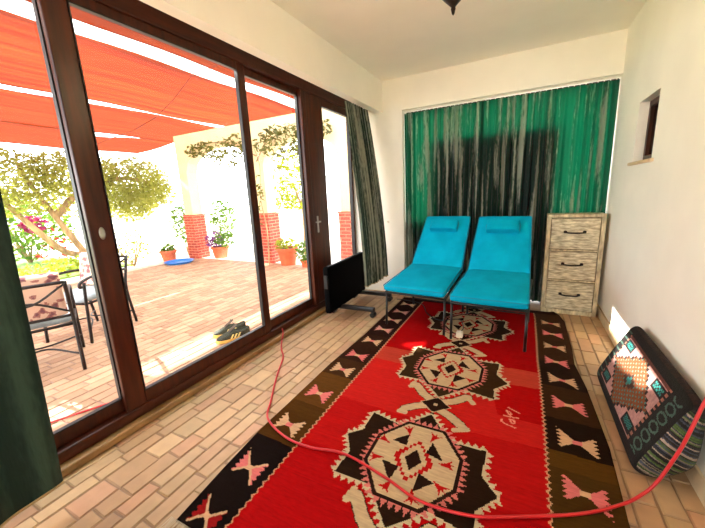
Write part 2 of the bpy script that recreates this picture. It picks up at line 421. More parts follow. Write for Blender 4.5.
h = MB().lathe([(.0, 0), (.017, .001), (.02, .006), (.012, .01), (.0, .008)], n=20, caps=False)
o = h.build('handle', M['steel'], s1, smooth=True); o.rotation_euler = (0, PI/2, 0); o.scale = (1.7, .8, 1); o.location = (-2.005, .945, 1.165)
o['label'] = 'oval metal finger pull'
h = MB(); h.box((0, -.014, -.09), (.006, .014, .09)); h.tube([(.0, 0, .03), (.04, 0, .03), (.045, -.01, .03), (.045, -.1, .03)], .008)
o = h.build('handle', M['steel'], s3, bevel=.002); o.location = (-2.015, 3.06, 1.0); o['label'] = 'metal lever handle'

# small high window in the right wall
w2 = sempty('window_2')
f = MB()
for lo, hi in (((ny0, nz0), (ny1, nz0+.04)), ((ny0, nz1-.04), (ny1, nz1)), ((ny0, nz0+.04), (ny0+.04, nz1-.04)), ((ny1-.04, nz0+.04), (ny1, nz1-.04))):
    f.box((XR+.058, lo[0], lo[1]), (XR+.10, hi[0], hi[1]))
f.build('outer_frame', M['wood'], w2, bevel=.004)
MB().box((XR+.08, ny0+.04, nz0+.04), (XR+.09, ny1-.04, nz1-.04)).build('glass_pane', mat('dark glass', (26, 20, 14), .08, var=.1), w2)

# garden door behind the back curtain: dark leaves with glazed sides and transom
d2 = sempty('door_1')
f = MB(); yb0, yb1 = NICHE-.05, NICHE
f.box((PIER, yb0, 2.19), (XR, yb1, 2.248)); f.box((PIER, yb0, 0), (PIER+.05, yb1, 2.19)); f.box((XR-.05, yb0, 0), (XR, yb1, 2.19))
f.build('outer_frame', M['wood'], d2, bevel=.005)
for a, b in ((-1.0, -.37), (-.36, .29)):
    f = MB().box((a, yb0-.02, .02), (b, yb1, 1.88)); f.box((a+.1, yb0-.027, .2), (b-.1, yb0-.02, .9)); f.box((a+.1, yb0-.027, 1.0), (b-.1, yb0-.02, 1.7))
    f.build('door_leaf', M['darkdoor'], d2, bevel=.004)
f = MB().box((PIER+.05, NICHE-.04, 0), (-1.0, NICHE-.005, .95)).box((.29, NICHE-.04, 0), (XR-.05, NICHE-.005, .95)); f.build('light_block_panel', M['darkdoor'], d2)  # unseen panels added to cut the glow low on the curtain
g = MB().quad((PIER+.05, NICHE-.02, 1.86), (XR-.05, NICHE-.02, 1.86), (XR-.05, NICHE-.02, 2.19), (PIER+.05, NICHE-.02, 2.19))
g.quad((PIER+.05, NICHE-.02, .95), (-.97, NICHE-.02, .95), (-.97, NICHE-.02, 1.86), (PIER+.05, NICHE-.02, 1.86))
g.quad((.25, NICHE-.02, .95), (XR-.05, NICHE-.02, .95), (XR-.05, NICHE-.02, 1.86), (.25, NICHE-.02, 1.86))
g.build('glass_pane', M['glass'], d2)

# ------------------------------------------------------------------ curtains
def curtain(name, label, m, top, bot, zt, zb, folds, amp, seed, hem=None, bulge=None, nu=None, power=1.0, group=None, zb2=None):
    r = random.Random(seed); nu = nu or int(folds*14); nv = 40
    ph = [r.uniform(0, 2*PI) for _ in range(4)]
    T0, T1, B0, B1 = Vector(top[0]), Vector(top[1]), Vector(bot[0]), Vector(bot[1])
    nrm = Vector((-(T1-T0).y, (T1-T0).x)).normalized()
    def wave(u, v):
        a = 2*PI*(folds*u + .35*math.sin(2*PI*u*1.3+ph[0]) + .2*math.sin(2*PI*u*2.7+ph[1]) + .12*v*math.sin(5*u+ph[2]))
        return (math.sin(a)+.35*math.sin(2.1*a+ph[3]))*(.55+.45*math.sin(2*PI*u*1.7+ph[2])**2)
    def fn(u, v):     # v 0 bottom, 1 top
        v2 = v**power
        p = B0.lerp(B1, u).lerp(T0.lerp(T1, u), v2)
        k = amp*(.6+.4*(1-v))
        p = p + nrm*wave(u, 1-v)*k
        if bulge: p = p + Vector(bulge(u, v))
        z0 = zb if zb2 is None else zb+(zb2-zb)*u
        z = z0+(zt-z0)*v + (0.006*math.sin(2*PI*folds*u+1) if v < .01 else 0)
        return (p.x, p.y, z)
    root = MB().grid(fn, nu, nv).build(name, m, smooth=True)
    at_ = root.data.attributes.new('cloth_u', 'FLOAT', 'POINT')
    width = (T1-T0).length*1.15
    at_.data.foreach_set('value', [width*(i % (nu+1))/nu+seed for i in range(len(root.data.vertices))])
    tag(root, label, 'curtain', group)
    if hem:
        hb = MB().tube([Vector(fn(i/nu, 0))+Vector((0, 0, .004)) for i in range(nu+1)], .006, 5)
        hb.build('hem', hem, root, smooth=True)
    return root
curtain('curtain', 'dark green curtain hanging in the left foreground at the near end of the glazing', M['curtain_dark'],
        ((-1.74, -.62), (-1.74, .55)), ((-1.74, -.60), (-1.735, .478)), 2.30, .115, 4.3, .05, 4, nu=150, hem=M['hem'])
curtain('curtain', 'grey green curtain with light streaks painted along its folds, gathered at the far corner, hem draped over the black heater', M['curtain_fold_sheen'],
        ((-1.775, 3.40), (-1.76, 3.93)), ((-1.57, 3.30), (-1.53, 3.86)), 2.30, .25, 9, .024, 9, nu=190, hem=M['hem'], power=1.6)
YC = 4.055
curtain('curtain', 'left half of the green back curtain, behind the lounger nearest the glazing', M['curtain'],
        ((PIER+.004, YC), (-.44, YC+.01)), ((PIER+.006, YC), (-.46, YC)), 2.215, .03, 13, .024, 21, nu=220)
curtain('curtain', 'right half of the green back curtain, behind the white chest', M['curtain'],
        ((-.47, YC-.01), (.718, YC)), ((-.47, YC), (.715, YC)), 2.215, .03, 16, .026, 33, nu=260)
t = thing('curtain_rail', 'white curtain rail under the lintel above the green back curtain', 'curtain rail', (0, YC, 2.235))
MB().box((PIER+.002, -.02, -.006), (XR-.003, .02, .012)).build('track', M['rail'], t)
g = MB()
for k in range(44):
    xx = PIER+.03+k*(XR-PIER-.06)/43
    g.tube([(xx, 0, -.005), (xx, 0, -.0175)], .004, 5)
g.build('glider', M['rail'], t)['kind'] = 'stuff'
t = thing('curtain_rail', 'long curtain rail in the pocket above the timber glazing', 'curtain rail', (-1.76, 0, 2.44))
MB().box((-.03, YF+.01, -.03), (.03, YB-.01, .02)).build('track', M['rail'], t)
g = MB()
for y in [-.6+.1*i for i in range(12)]+[3.42+.055*i for i in range(10)]: g.tube([(0, y, -.025), (0, y, -.132)], .004, 5)
g.build('glider', M['rail'], t)['kind'] = 'stuff'

# ------------------------------------------------------------------ rug
def inpoly(X, Y, poly):
    res = np.zeros(X.shape, bool); n = len(poly); j = n-1
    for i in range(n):
        xi, yi = poly[i]; xj, yj = poly[j]
        with np.errstate(divide='ignore', invalid='ignore'):
            c = ((yi > Y) != (yj > Y)) & (X < (xj-xi)*(Y-yi)/(yj-yi+1e-12)+xi)
        res ^= c; j = i
    return res
def teeth(X, Y, poly, h, pitch, closed=True):
    """mask of triangular teeth standing on the outline of poly (both sides)"""
    res = np.zeros(X.shape, bool); n = len(poly)
    for i in range(n if closed else n-1):
        a = np.array(poly[i]); b = np.array(poly[(i+1) % n]); d = b-a; L = np.hypot(*d); d = d/L
        u = (X-a[0])*d[0]+(Y-a[1])*d[1]; v = np.abs(-(X-a[0])*d[1]+(Y-a[1])*d[0])
        k = max(1, round(L/pitch)); fr = (u/L*k) % 1
        res |= (u > -.004) & (u < L+.004) & (v < h*(1-np.abs(2*fr-1))+.005)
    return res
def seg_mask(X, Y, pts, w):
    res = np.zeros(X.shape, bool)
    for (a, b) in zip(pts[:-1], pts[1:]):
        a = np.array(a); b = np.array(b); d = b-a; L2 = max(1e-9, d@d)
        t = np.clip(((X-a[0])*d[0]+(Y-a[1])*d[1])/L2, 0, 1)
        res |= np.hypot(X-a[0]-t*d[0], Y-a[1]-t*d[1]) < w
    return res

RX0, RX1, RY0, RY1 = -1.275, .435, .63, 3.785
nx, ny = 290, 540
gx = np.linspace(RX0, RX1, nx+1); gy = np.linspace(RY0, RY1, ny+1)
X, Y = np.meshgrid((gx[:-1]+gx[1:])/2, (gy[:-1]+gy[1:])/2)
rs = np.random.RandomState(5)
Cc = np.zeros((ny, nx, 3))
def put(mask, rgb): Cc[mask] = lin(rgb)
# red field with bands of uneven dye
wob = .02*np.sin(X*3.1)
put(np.ones_like(X, bool), (172, 10, 12))
put((Y > 1.25+wob) & (Y < 1.66), (180, 18, 16))
put((Y > 1.66+wob) & (Y < 2.22), (196, 32, 26))
put((Y > 1.86) & (Y < 2.24) & (X > .0-.2*Y+.3), (176, 8, 8))
put((Y > 2.22+wob) & (Y < 2.44), (192, 62, 44))
put((Y > 2.44+wob), (166, 6, 8))
# medallions
OCT = [(.1, .255), (.215, .095), (.215, -.095), (.1, -.255), (-.1, -.255), (-.215, -.095), (-.215, .095), (-.1, .255)]
STAR = [(0, .37), (.14, .19), (.32, .20), (.312, .04), (.388, -.05), (.308, -.15), (.318, -.265), (.135, -.235), (0, -.375),
        (-.135, -.22), (-.322, -.22), (-.31, -.08), (-.38, .03), (-.315, .10), (-.32, .255), (-.135, .21)]
CR, DK, PK, RD = (206, 176, 134), (40, 22, 14), (216, 120, 108), (184, 22, 22)
def medallion(cx, cy, dark=(40, 24, 12)):
    x, y = X-cx, Y-cy
    put(teeth(x, y, STAR, .031, .036), (206, 186, 146)); put(inpoly(x, y, STAR), dark)
    put(teeth(x, y, OCT, .040, .034), PK)
    put(inpoly(x, y, [(a*1.03, b*1.03) for a, b in OCT]), DK)
    put(inpoly(x, y, [(a*.95, b*.95) for a, b in OCT]), CR)
    # stepped red border and dark heart
    q = np.floor(np.abs(x)/.0135)*.0135/.085 + np.floor(np.abs(y)/.022)*.022/.125
    put((q > .78) & (q < 1.0), RD)
    put(np.abs(x)/.042+np.abs(y)/.072 < 1, DK)
    for tri in ([(-.065, .165), (-.14, .085), (-.06, .078)], [(.062, .15), (.045, .068), (.135, .048)],
                [(.05, -.068), (.045, -.178), (.125, -.092)], [(-.14, -.06), (-.052, -.068), (-.066, -.165)]):
        put(inpoly(x, y, tri), DK)
    for (a, b) in ((-.08, .195), (-.185, .075), (-.178, -.058), (-.067, -.195), (.055, -.205), (.155, -.105), (.16, .035), (.06, .19)):
        d = math.hypot(a, b); ux, uy = a/d, b/d
        c = lambda u, v: (a+ux*u-uy*v, b+uy*u+ux*v)
        put(inpoly(x, y, [c(-.05, 0), c(.0, -.014), c(.028, -.034), c(.012, -.006), c(.034, 0), c(.012, .006), c(.028, .034), c(.0, .014)]), RD)
def hooks(cx, cy):
    x, y = X-cx, Y-cy
    arms = [[(.03, .035), (.10, .075), (.165, .150)], [(-.03, .035), (-.10, .085), (-.165, .165)],
            [(.03, -.04), (.10, -.075), (.165, -.125)], [(-.04, -.02), (-.10, -.05), (-.16, -.10)]]
    tips = [[(.165, .15), (.205, .10)], [(-.165, .165), (-.20, .135), (-.19, .19)], [(.165, -.125), (.205, -.15), (.145, -.18)], [(-.16, -.10), (-.185, -.14), (-.15, -.14)]]
    put(inpoly(x, y, [(-.06, .19), (0, .06), (.06, .19)]) , DK); put(inpoly(x, y, [(-.06, -.19), (0, -.06), (.06, -.19)]), DK)
    for a, t in zip(arms, tips):
        put(seg_mask(x, y, a, .033), DK); put(seg_mask(x, y, a, .028), CR); put(seg_mask(x, y, t, .017), CR)
    put(np.abs(x)/.095+np.abs(y)/.085 < 1, CR); put(np.abs(x)/.085+np.abs(y)/.075 < 1, DK)
    put((np.abs(x) < .011) & (np.abs(y) < .011), CR)
for cy in (.88, 1.81, 2.72, 3.60): hooks(-.42, cy)
for cy, dk in ((1.34, (40, 24, 12)), (2.27, (58, 38, 18)), (3.17, (52, 32, 20))): medallion(-.42, cy, dk)
hx = lambda a: None
# woven numerals beside the hook motif
PXG = {'a': [(-.018, 1.955), (.040, 1.925)], 'b': [(-.028, 1.92), (-.015, 1.895), (.0, 1.895), (-.008, 1.915), (-.026, 1.922)],
       'c': [(-.015, 1.895), (.008, 1.868), (.035, 1.875)], 'd': [(-.008, 1.845), (.004, 1.812), (.02, 1.82), (.016, 1.84), (.006, 1.848), (-.008, 1.845)],
       'e': [(-.038, 1.87), (-.006, 1.868)], 'f': [(.022, 1.782), (-.027, 1.795), (-.052, 1.812), (-.046, 1.828)]}
for pts in PXG.values(): put(seg_mask(X, Y, pts, .0048), (236, 150, 120))
# side borders
def border(x0, x1, inner, bows, shades):
    msk = (X >= x0) & (X <= x1)
    k = np.abs(((Y/.038) % 1)*2-1)*.014
    msk |= (np.abs(X-inner) < k)
    for (y0, rgb) in shades: put(msk & (Y > y0+.01*np.sin(X*9)), rgb)
    put(((np.abs(X-inner-(k if x0 < -.5 else -k)*1.0) < .0045)), (206, 150, 110))
    cx = (x0+x1)/2
    for i, (cy, hh, rgb, mid, edge) in enumerate(bows):
        x, y = X-cx, Y-cy
        for sgn in (-1, 1):
            xs = x*sgn
            halfh = np.clip(.014+(hh-.014)*np.clip((xs-.012)/.075, 0, 1)**1.15, 0, None)
            tooth = .088-.022*np.abs(((y/.0285) % 1)*2-1)+.12*np.clip(np.abs(y)/hh-.9, 0, 1)*0
            wing = (xs > 0) & (xs < tooth) & (np.abs(y+sgn*.016*np.clip(xs/.08, 0, 1)) < halfh)
            put(wing, rgb)
            put(wing & (np.abs(y+sgn*.016*np.clip(xs/.08, 0, 1)) > halfh-.016) & (hh > .075), edge)
        put((np.abs(x) < .02) & (np.abs(y) < .014), mid)
BG, P1, P2, RDD = (214, 170, 128), (222, 116, 112), (210, 140, 122), (150, 24, 24)
L_b = [(.70, .085, RDD, BG, BG), (.968, .088, P1, BG, BG), (1.30, .085, BG, P1, BG), (1.625, .085, P1, BG, P1), (1.955, .085, BG, P1, BG), (2.20, .07, P1, BG, P1),
       (2.49, .07, BG, P1, BG), (2.76, .07, P2, BG, P2), (3.02, .07, BG, P1, BG), (3.28, .07, P2, BG, P2), (3.54, .07, BG, P1, BG)]
R_b = [(.82, .085, P1, BG, P1), (1.14, .085, BG, P1, BG), (1.455, .088, P1, BG, P1), (1.785, .088, BG, P1, BG), (2.11, .082, P1, BG, P1), (2.40, .074, BG, P1, BG),
       (2.665, .070, P1, BG, P1), (2.93, .066, BG, P1, BG), (3.19, .066, P1, BG, P1), (3.45, .063, BG, P1, BG)]
border(RX0, -1.02, -1.02, L_b, [(-9, (24, 14, 10)), (1.16, (74, 44, 12)), (1.5, (92, 56, 20)), (1.86, (62, 36, 16)), (2.1, (48, 26, 14)), (2.6, (40, 20, 14))])
border(.170, RX1, .170, R_b, [(-9, (70, 46, 14)), (1.56, (84, 54, 16)), (1.68, (34, 20, 10)), (1.95, (58, 36, 16)), (2.3, (40, 24, 14)), (2.65, (58, 36, 18)), (3.2, (64, 40, 26))])
put((Y > 3.70), (44, 24, 18))
Cc *= .84*(1+.04*rs.randn(ny, 1, 1)).clip(.85, 1.15)
# rug surface with soft waves and slightly wandering edges
GX, GY = np.meshgrid(gx, gy)
tx = (GX-RX0)/(RX1-RX0)
right_edge = np.interp(GY[:, 0], [.6, 1.37, 1.8, 2.35, 2.65, 2.96, 3.55, 3.70, 3.80], [.0, -.012, .008, -.012, -.045, -.03, -.028, -.06, -.11])
left_edge = np.interp(GY[:, 0], [.6, .9, 1.2, 2, 2.6, 3.2, 3.8], [.055, .022, -.004, -.014, .004, .0, .0])
PXx = GX+np.clip((tx-.80)/.2, 0, 1)*right_edge[:, None]+np.clip((.2-tx)/.2, 0, 1)*left_edge[:, None]
PZ = .011+.0025*np.sin(GX*7+GY*2)*np.sin(GY*4.1)
PZ += .010*np.exp(-((tx-1)/.03)**2)*np.clip(np.sin(GY*5.2+.4), 0, 1)
V = np.stack([PXx, GY, PZ], -1).reshape(-1, 3)
idx = np.arange((ny+1)*(nx+1)).reshape(ny+1, nx+1)
F = np.stack([idx[:-1, :-1], idx[:-1, 1:], idx[1:, 1:], idx[1:, :-1]], -1).reshape(-1, 4)
Cf = Cc.reshape(-1, 3)
# skirt down to the tiles gives the rug its thickness
ring = np.concatenate([idx[0, :], idx[1:, -1], idx[-1, -2::-1], idx[-2:0:-1, 0]])
low = V[ring].copy(); low[:, 2] = .0012
b0 = len(V); V = np.concatenate([V, low]); n = len(ring); k = np.arange(n)
S = np.stack([ring, b0+k, b0+(k+1) % n, ring[(k+1) % n]], -1)
F = np.concatenate([F, S]); Cf = np.concatenate([Cf, np.tile(lin((50, 30, 18)), (n, 1))])
rug = thing('kilim_rug', 'large red kilim rug with star medallions and brown bow borders on the tiled floor', 'rug', (0, 0, 0))
colour_mesh('pile', V, F, Cf, M['rug'], rug)
fr = MB()
for i in range(230):
    xx = RX0+.02+(RX1-RX0-.02)*i/229
    fr.tube([(xx, RY0+.004, .010), (xx+rnd.uniform(-.008, .008), RY0-.03, .006), (xx+rnd.uniform(-.012, .012), RY0-.06, .003)], .0022, 4)
fr.build('fringe', M['fringe'], rug)['kind'] = 'stuff'

# ------------------------------------------------------------------ loungers
def cushion(w0, w1, L, th, nu=22, nv=24, puff=.012, wr=.0, seed=1):
    """soft slab, x across (tapering w0 -> w1), y along, z thickness (bottom at 0)"""
    r = random.Random(seed); ph = [r.uniform(0, 6) for _ in range(6)]
    m = MB(); N_ = 40
    def sec(u):   # closed superellipse section
        a = 2*PI*u; c, s = math.cos(a), math.sin(a)
        e = .35
        return (math.copysign(abs(c)**e, c), math.copysign(abs(s)**e, s))
    prof = [(0, .0), (.004, .6), (.012, .85), (.028, .97), (.05, 1.0)] + [(t, 1.0) for t in np.linspace(.09, .91, 16)] + [(.95, 1.0), (.972, .97), (.988, .85), (.996, .6), (1, 0)]
    rows = []
    for t, k in prof:
        w = w0+(w1-w0)*t
        row = []
        for i in range(N_):
            x, z = sec(i/N_)
            kx = 1 - (1-k)*.05
            px = x*w/2*kx; pz = th/2*(1+z*k*.98)
            if z > 0:
                pz += puff*(1-abs(x)**3)*math.sin(PI*t)**.4 + wr*math.sin(9*t+ph[0]+5*x)*math.sin(13*t*x+ph[1])
            row.append((px, t*L, pz))
        rows.append(row)
    vs = [p for row in rows for p in row]
    fs = [(j*N_+i, j*N_+(i+1) % N_, (j+1)*N_+(i+1) % N_, (j+1)*N_+i) for j in range(len(rows)-1) for i in range(N_)]
    return m.add(vs, fs)
def lounger(label, loc, rz, seed):
    t = thing('sun_lounger', label, 'lounger', loc, rz, 'pair of teal loungers')
    W = .60
    # seat frame
    f = MB()
    zf, zr, Ls = .345, .43, .66
    f.tube([(-W/2+.012, .0, zf), (-W/2+.012, Ls, zr)], .011, 8); f.tube([(W/2-.012, .0, zf), (W/2-.012, Ls, zr)], .011, 8)
    f.tube([(-W/2+.012, 0, zf), (W/2-.012, 0, zf)], .011, 8); f.tube([(-W/2+.03, .33, .388), (W/2-.03, .33, .388)], .009, 8)
    f.tube([(-W/2+.012, Ls, zr), (W/2-.012, Ls, zr)], .011, 8)
    f.build('seat_frame', M['black'], t, smooth=True)
    b = MB(); hb = Vector((0, Ls, zr)); tb = Vector((0, 1.02, .885)); d = tb-hb
    for s in (-1, 1): b.tube([(s*(W/2-.03), Ls, zr), (s*(W/2-.06), 1.02, .865)], .011, 8)
    b.tube([(-W/2+.06, 1.02, .865), (W/2-.06, 1.02, .865)], .011, 8)
    for s in (-1, 1): b.tube([(s*(W/2-.045), .90, .78), (s*(W/2-.045), 1.05, .30)], .009, 8)
    b.build('back_frame', M['black'], t, smooth=True)
    for s in (-1, 1):
        MB().tube([(s*(W/2-.012), .02, zf), (s*(W/2-.012), .0, .012)], .0115, 8).build('leg', M['black'], t, smooth=True)
        MB().tube([(s*(W/2-.02), Ls-.03, zr-.01), (s*(W/2-.02), Ls, .012)], .0115, 8).build('leg', M['black'], t, smooth=True)
    MB().tube([(-W/2+.02, Ls-.004, .09), (W/2-.02, Ls-.004, .09)], .007, 6).build('stretcher', M['black'], t, smooth=True)
    a = math.atan2(zr-zf, Ls)
    c = cushion(W-.005, W-.05, .70, .07, puff=.012, wr=.003, seed=seed).build('seat_cushion', M['teal'], t, smooth=True)
    c.location = (0, -.03, zf+.012); c.rotation_euler = (a, 0, 0)
    pp = MB()
    pp.tube([(-W/2+.024, .68, .06), (-W/2+.001, .012, .06), (-W/2+.012, -.002, .058), (W/2-.012, -.002, .058), (W/2-.001, .012, .06), (W/2-.025, .68, .06)], .004, 6)
    pp.build('piping', M['teal_dark'], c, smooth=True)
    ab = math.atan2(.865-zr, 1.02-Ls)
    c = cushion(W-.05, W-.105, .66, .07, puff=.014, wr=.003, seed=seed+5).build('backrest_cushion', M['teal'], t, smooth=True)
    c.location = (0, Ls-.02, zr+.02); c.rotation_euler = (ab, 0, 0)
    pp = MB()
    pp.tube([(-W/2+.026, .01, .06), (-W/2+.052, .645, .06), (-W/2+.064, .656, .058), (W/2-.064, .656, .058), (W/2-.052, .645, .06), (W/2-.026, .01, .06)], .004, 6)
    pp.build('piping', M['teal_dark'], c, smooth=True)
    p = cushion(.30, .30, .125, .085, puff=.014, wr=.004, seed=seed+9).build('head_pillow', M['teal'], t, smooth=True)
    v = Vector((0, math.cos(ab), math.sin(ab))); nn = Vector((0, -math.sin(ab), math.cos(ab)))
    p.location = Vector((0, Ls-.02, zr+.02))+v*.435+nn*.066; p.rotation_euler = (ab, 0, 0)
    for s in (-1, 1): MB().tube([(s*.148, .01, .04), (s*.156, .06, .045), (s*.148, .11, .04)], .004, 6).build('piping', M['teal_dark'], p, smooth=True)
    return t
lounger('teal cushioned lounger nearest the glazing, left of the pair on the rug', (-.868, 2.84, .014), math.radians(-6), 3)
lounger('teal cushioned lounger nearest the white chest, right of the pair on the rug', (-.222, 2.74, .014), math.radians(-3), 12)

# ------------------------------------------------------------------ chest of drawers
t = thing('chest_of_drawers', 'narrow whitewashed rough timber chest with three drawers in the right corner', 'chest of drawers', (.453, 3.80, 0), math.radians(-1))
cw, ch, cd = .475, .985, .20
b = MB()
b.box((-cw/2, .0, 0), (-cw/2+.035, cd, ch)); b.box((cw/2-.035, 0, 0), (cw/2, cd, ch))
b.box((-cw/2, 0, ch), (cw/2, cd, ch+.03)); b.box((-cw/2+.035, .0, 0), (cw/2-.035, cd, .045)); b.box((-cw/2+.035, cd-.02, .045), (cw/2-.035, cd, ch))
for z in (.355, .665): b.box((-cw/2+.035, .012, z-.012), (cw/2-.035, cd-.02, z+.004))
b.build('body', M['chest'], t, bevel=.004)
for z0, z1 in ((.05, .338), (.365, .648), (.675, .975)):
    d = MB().box((-cw/2+.04, .004, z0), (cw/2-.04, .16, z1)).build('drawer', M['chest2'], t, bevel=.005)
    zc = (z0+z1)/2+.02
    hd = MB(); hd.tube(smooth_path([(-.075, .004, zc), (-.07, -.022, zc-.004), (-.03, -.03, zc-.008), (.03, -.03, zc-.008), (.07, -.022, zc-.004), (.075, .004, zc)], 5), .0075, 8)
    for s in (-1, 1): hd.lathe([(.001, -.014), (.014, -.01), (.014, .01), (.001, .014)], (s*.078, -.001, zc), 10)
    hd.build('handle', M['iron'], d, smooth=True)

# ------------------------------------------------------------------ leaning kilim pouf
pf = thing('floor_cushion', 'thick dark kilim floor cushion leaning against the right wall', 'floor cushion', (0, 0, 0))
sec0 = [(.490, .045), (.505, .10), (.615, .345), (.645, .405), (.672, .425), (.698, .41), (.708, .345), (.706, .17), (.69, .10), (.60, .02), (.555, .006), (.51, .015)]
def chaikin(P):
    out = []
    for i in range(len(P)):
        a, b = Vector(P[i]), Vector(P[(i+1) % len(P)]); out += [a*.75+b*.25, a*.25+b*.75]
    return out
sec = chaikin(chaikin([Vector(p) for p in sec0]))
cen = sum(sec, Vector((0, 0)))/len(sec)
# resample perimeter
dist = [0]
for i in range(len(sec)): dist.append(dist[-1]+(sec[(i+1) % len(sec)]-sec[i]).length)
per = dist[-1]; NP = 190
def at(s):
    s = s % per
    for i in range(len(sec)):
        if dist[i+1] >= s: return sec[i].lerp(sec[(i+1) % len(sec)], (s-dist[i])/(dist[i+1]-dist[i]+1e-9))
ring2 = [at(per*i/NP) for i in range(NP)]
y0p, y1p, NY = 1.655, 2.53, 150
V, F, C = [], [], []
Dp, Tp = Vector((.492, .07)), Vector((.636, .385)); fd = (Tp-Dp); fl = fd.length; fd.normalize(); fnorm = Vector((-fd.y, fd.x))
for j in range(NY+1):
    tj = j/NY; e = min(tj, 1-tj)
    k = 1-.08*math.exp(-e/.012)-.03*math.exp(-e/.05)
    for p in ring2:
        q = cen+(p-cen)*k
        V.append((q.x, y0p+(y1p-y0p)*tj - .02*math.sin(PI*min(1, e*8))*0, max(.003, q.y)))
def pouf_colour(p, yy):
    rel = Vector(p)-Dp; s = rel.dot(fd); nn = rel.dot(fnorm)
    L = yy-y0p; W = y1p-y0p
    black = (20, 15, 12)
    if nn > -.035 and -.04 < s < fl+.03:      # patterned face
        u, v = (s+.02)/(fl+.04), L/W
        if u < .10 or u > .93 or v < .16 or v > .90:
            if v < .16 and .1 < u < .93:
                a = (u*7) % 1-.5; b = (v-.08)/.05
                rr_ = math.hypot(a*2.2, b)
                if .65 < rr_ < 1.0: return (66, 90, 78)
            if v > .90 and abs(((u*9) % 1)-.5) < .12: return (60, 84, 74)
            return black
        if v < .19 or v > .88: return (150, 96, 78) if int(u*28) % 2 else black
        x, y = (u-.5)/.42, (v-.535)/.34
        if abs(x) > .93: return (96, 52, 42)
        # stepped central diamond
        dd = abs(round(x*9)/9)+abs(round(y*14)/14)*1.05
        if dd < .14: return (40, 110, 104)
        if dd < .28: return (58, 30, 20)
        if dd < 1.0:
            h_ = math.sin(37*x+3)*math.sin(41*y)
            return (112, 60, 26) if h_ > -.55 else (60, 120, 110)
        if dd < 1.06: return (30, 18, 14)
        # corner motifs
        ax, ay = abs(abs(x)-.72), abs(abs(y)-.80)
        if ax < .10 and ay < .16: return (36, 120, 112) if (int(ax*40)+int(ay*30)) % 2 else (24, 30, 28)
        if ax < .17 and ay < .22: return (26, 16, 14)
        return (172, 126, 118)
    h_ = math.sin(p[1]*210+math.sin(yy*90)*1.5)*math.sin(yy*160)
    return (46, 28, 20) if h_ > -.2 else (30, 20, 16)
for j in range(NY):
    for i in range(NP):
        F.append((j*NP+i, j*NP+(i+1) % NP, (j+1)*NP+(i+1) % NP, (j+1)*NP+i))
        C.append(lin(pouf_colour(ring2[i], y0p+(y1p-y0p)*(j+.5)/NY)))
o = colour_mesh('cover', V, F, C, M['pouf'], pf)
# striped ends
def end_panel(yy, outw):
    V, F, C = [], [], []; NRr = 40; kk = .885
    r = random.Random(3); cols = [(76, 96, 44), (120, 110, 92), (34, 38, 48), (160, 140, 122), (54, 74, 34), (20, 20, 20), (24, 22, 22), (60, 64, 76), (40, 36, 30)]
    for j in range(NRr+1):
        q = 1-j/NRr
        for p in ring2:
            w_ = cen+(p-cen)*kk*(q+.0001)
            V.append((w_.x, yy+outw*.03*(1-q**3), max(.004, w_.y)))
    seq = [r.choice(cols) for _ in range(80)]
    for j in range(NRr):
        for i in range(NP):
            F.append((j*NP+i, j*NP+(i+1) % NP, (j+1)*NP+(i+1) % NP, (j+1)*NP+i))
            p = cen+(Vector(ring2[i])-cen)*kk*(1-(j+.5)/NRr)
            s = (p-Dp).dot(fd)
            C.append(lin(seq[int((s+.3)/.0052+.25*math.sin(p.x*40)) % 80]))
    return colour_mesh('end_panel', V, F, C, M['pouf'], pf)
end_panel(y0p, -1)['label'] = 'striped woven end'
end_panel(y1p, 1)

# ------------------------------------------------------------------ heater
ht = thing('panel_heater', 'black panel heater on castor feet between the glazing and the far curtain', 'heater', (-1.79, 3.24, 0), math.radians(2))
b = MB().box((-.035, -.47, .085), (.035, .47, .585)).build('panel', M['heater'], ht, bevel=.018, seg=3)
g = MB()
for k in range(18): g.box((-.012, -.42+k*.047, .583), (.012, -.39+k*.047, .588))
g.build('grille', M['black'], ht)
MB().box((-.02, -.482, .36), (.02, -.468, .50)).build('control_panel', M['rubber'], ht, bevel=.004)
for yy in (-.20, .36):
    ft = MB().box((-.09, yy-.026, .06), (.42, yy+.026, .105)).build('foot', M['black'], ht, bevel=.008)
    for xx in (-.075, .40):
        c = MB(); c.box((xx-.014, yy-.02, .03), (xx+.014, yy+.02, .07)); c.tube([(xx, yy-.034, .028), (xx, yy+.034, .028)], .0275, 14)
        c.build('castor', M['black'], ft)
# cord and adapter on the rug
o = MB().tube(smooth_path([(-1.33, 3.66, .0165), (-1.25, 3.66, .02), (-1.0, 3.58, .02), (-.86, 3.30, .021), (-.70, 3.16, .021), (-.52, 3.24, .021), (-.45, 3.05, .021), (-.46, 2.93, .021), (-.45, 2.875, .035)], 10), .0045, 6)
tag(o.build('extension_lead', M['cord'], smooth=True), 'thin black power cord curling across the rug under the loungers', 'cord')
ad = thing('power_adapter', 'small cream plug adapter on the rug between the two loungers', 'plug', (-.45, 2.845, .0135))
MB().box((-.028, -.028, 0), (.028, .028, .05)).build('body', M['white_plastic'], ad, bevel=.007, seg=3)
MB().lathe([(.016, 0), (.016, .006), (.012, .008)], (0, 0, .049), 14).build('socket_cup', M['rail'], ad)

hk = thing('wall_peg', 'small white peg on the end wall beside the far curtain', 'hook', (-1.543, YB, .936))  # plate and peg drawn for a small white spot on the wall
MB().lathe([(.001, 0), (.016, 0), (.016, .006), (.001, .008)], n=14).build('plate', M['white_plastic'], hk).rotation_euler = (PI/2, 0, 0)
MB().tube(smooth_path([(0, -.006, .004), (0, -.03, .0), (0, -.034, .014)], 5), .005, 8).build('peg', M['white_plastic'], hk, smooth=True)

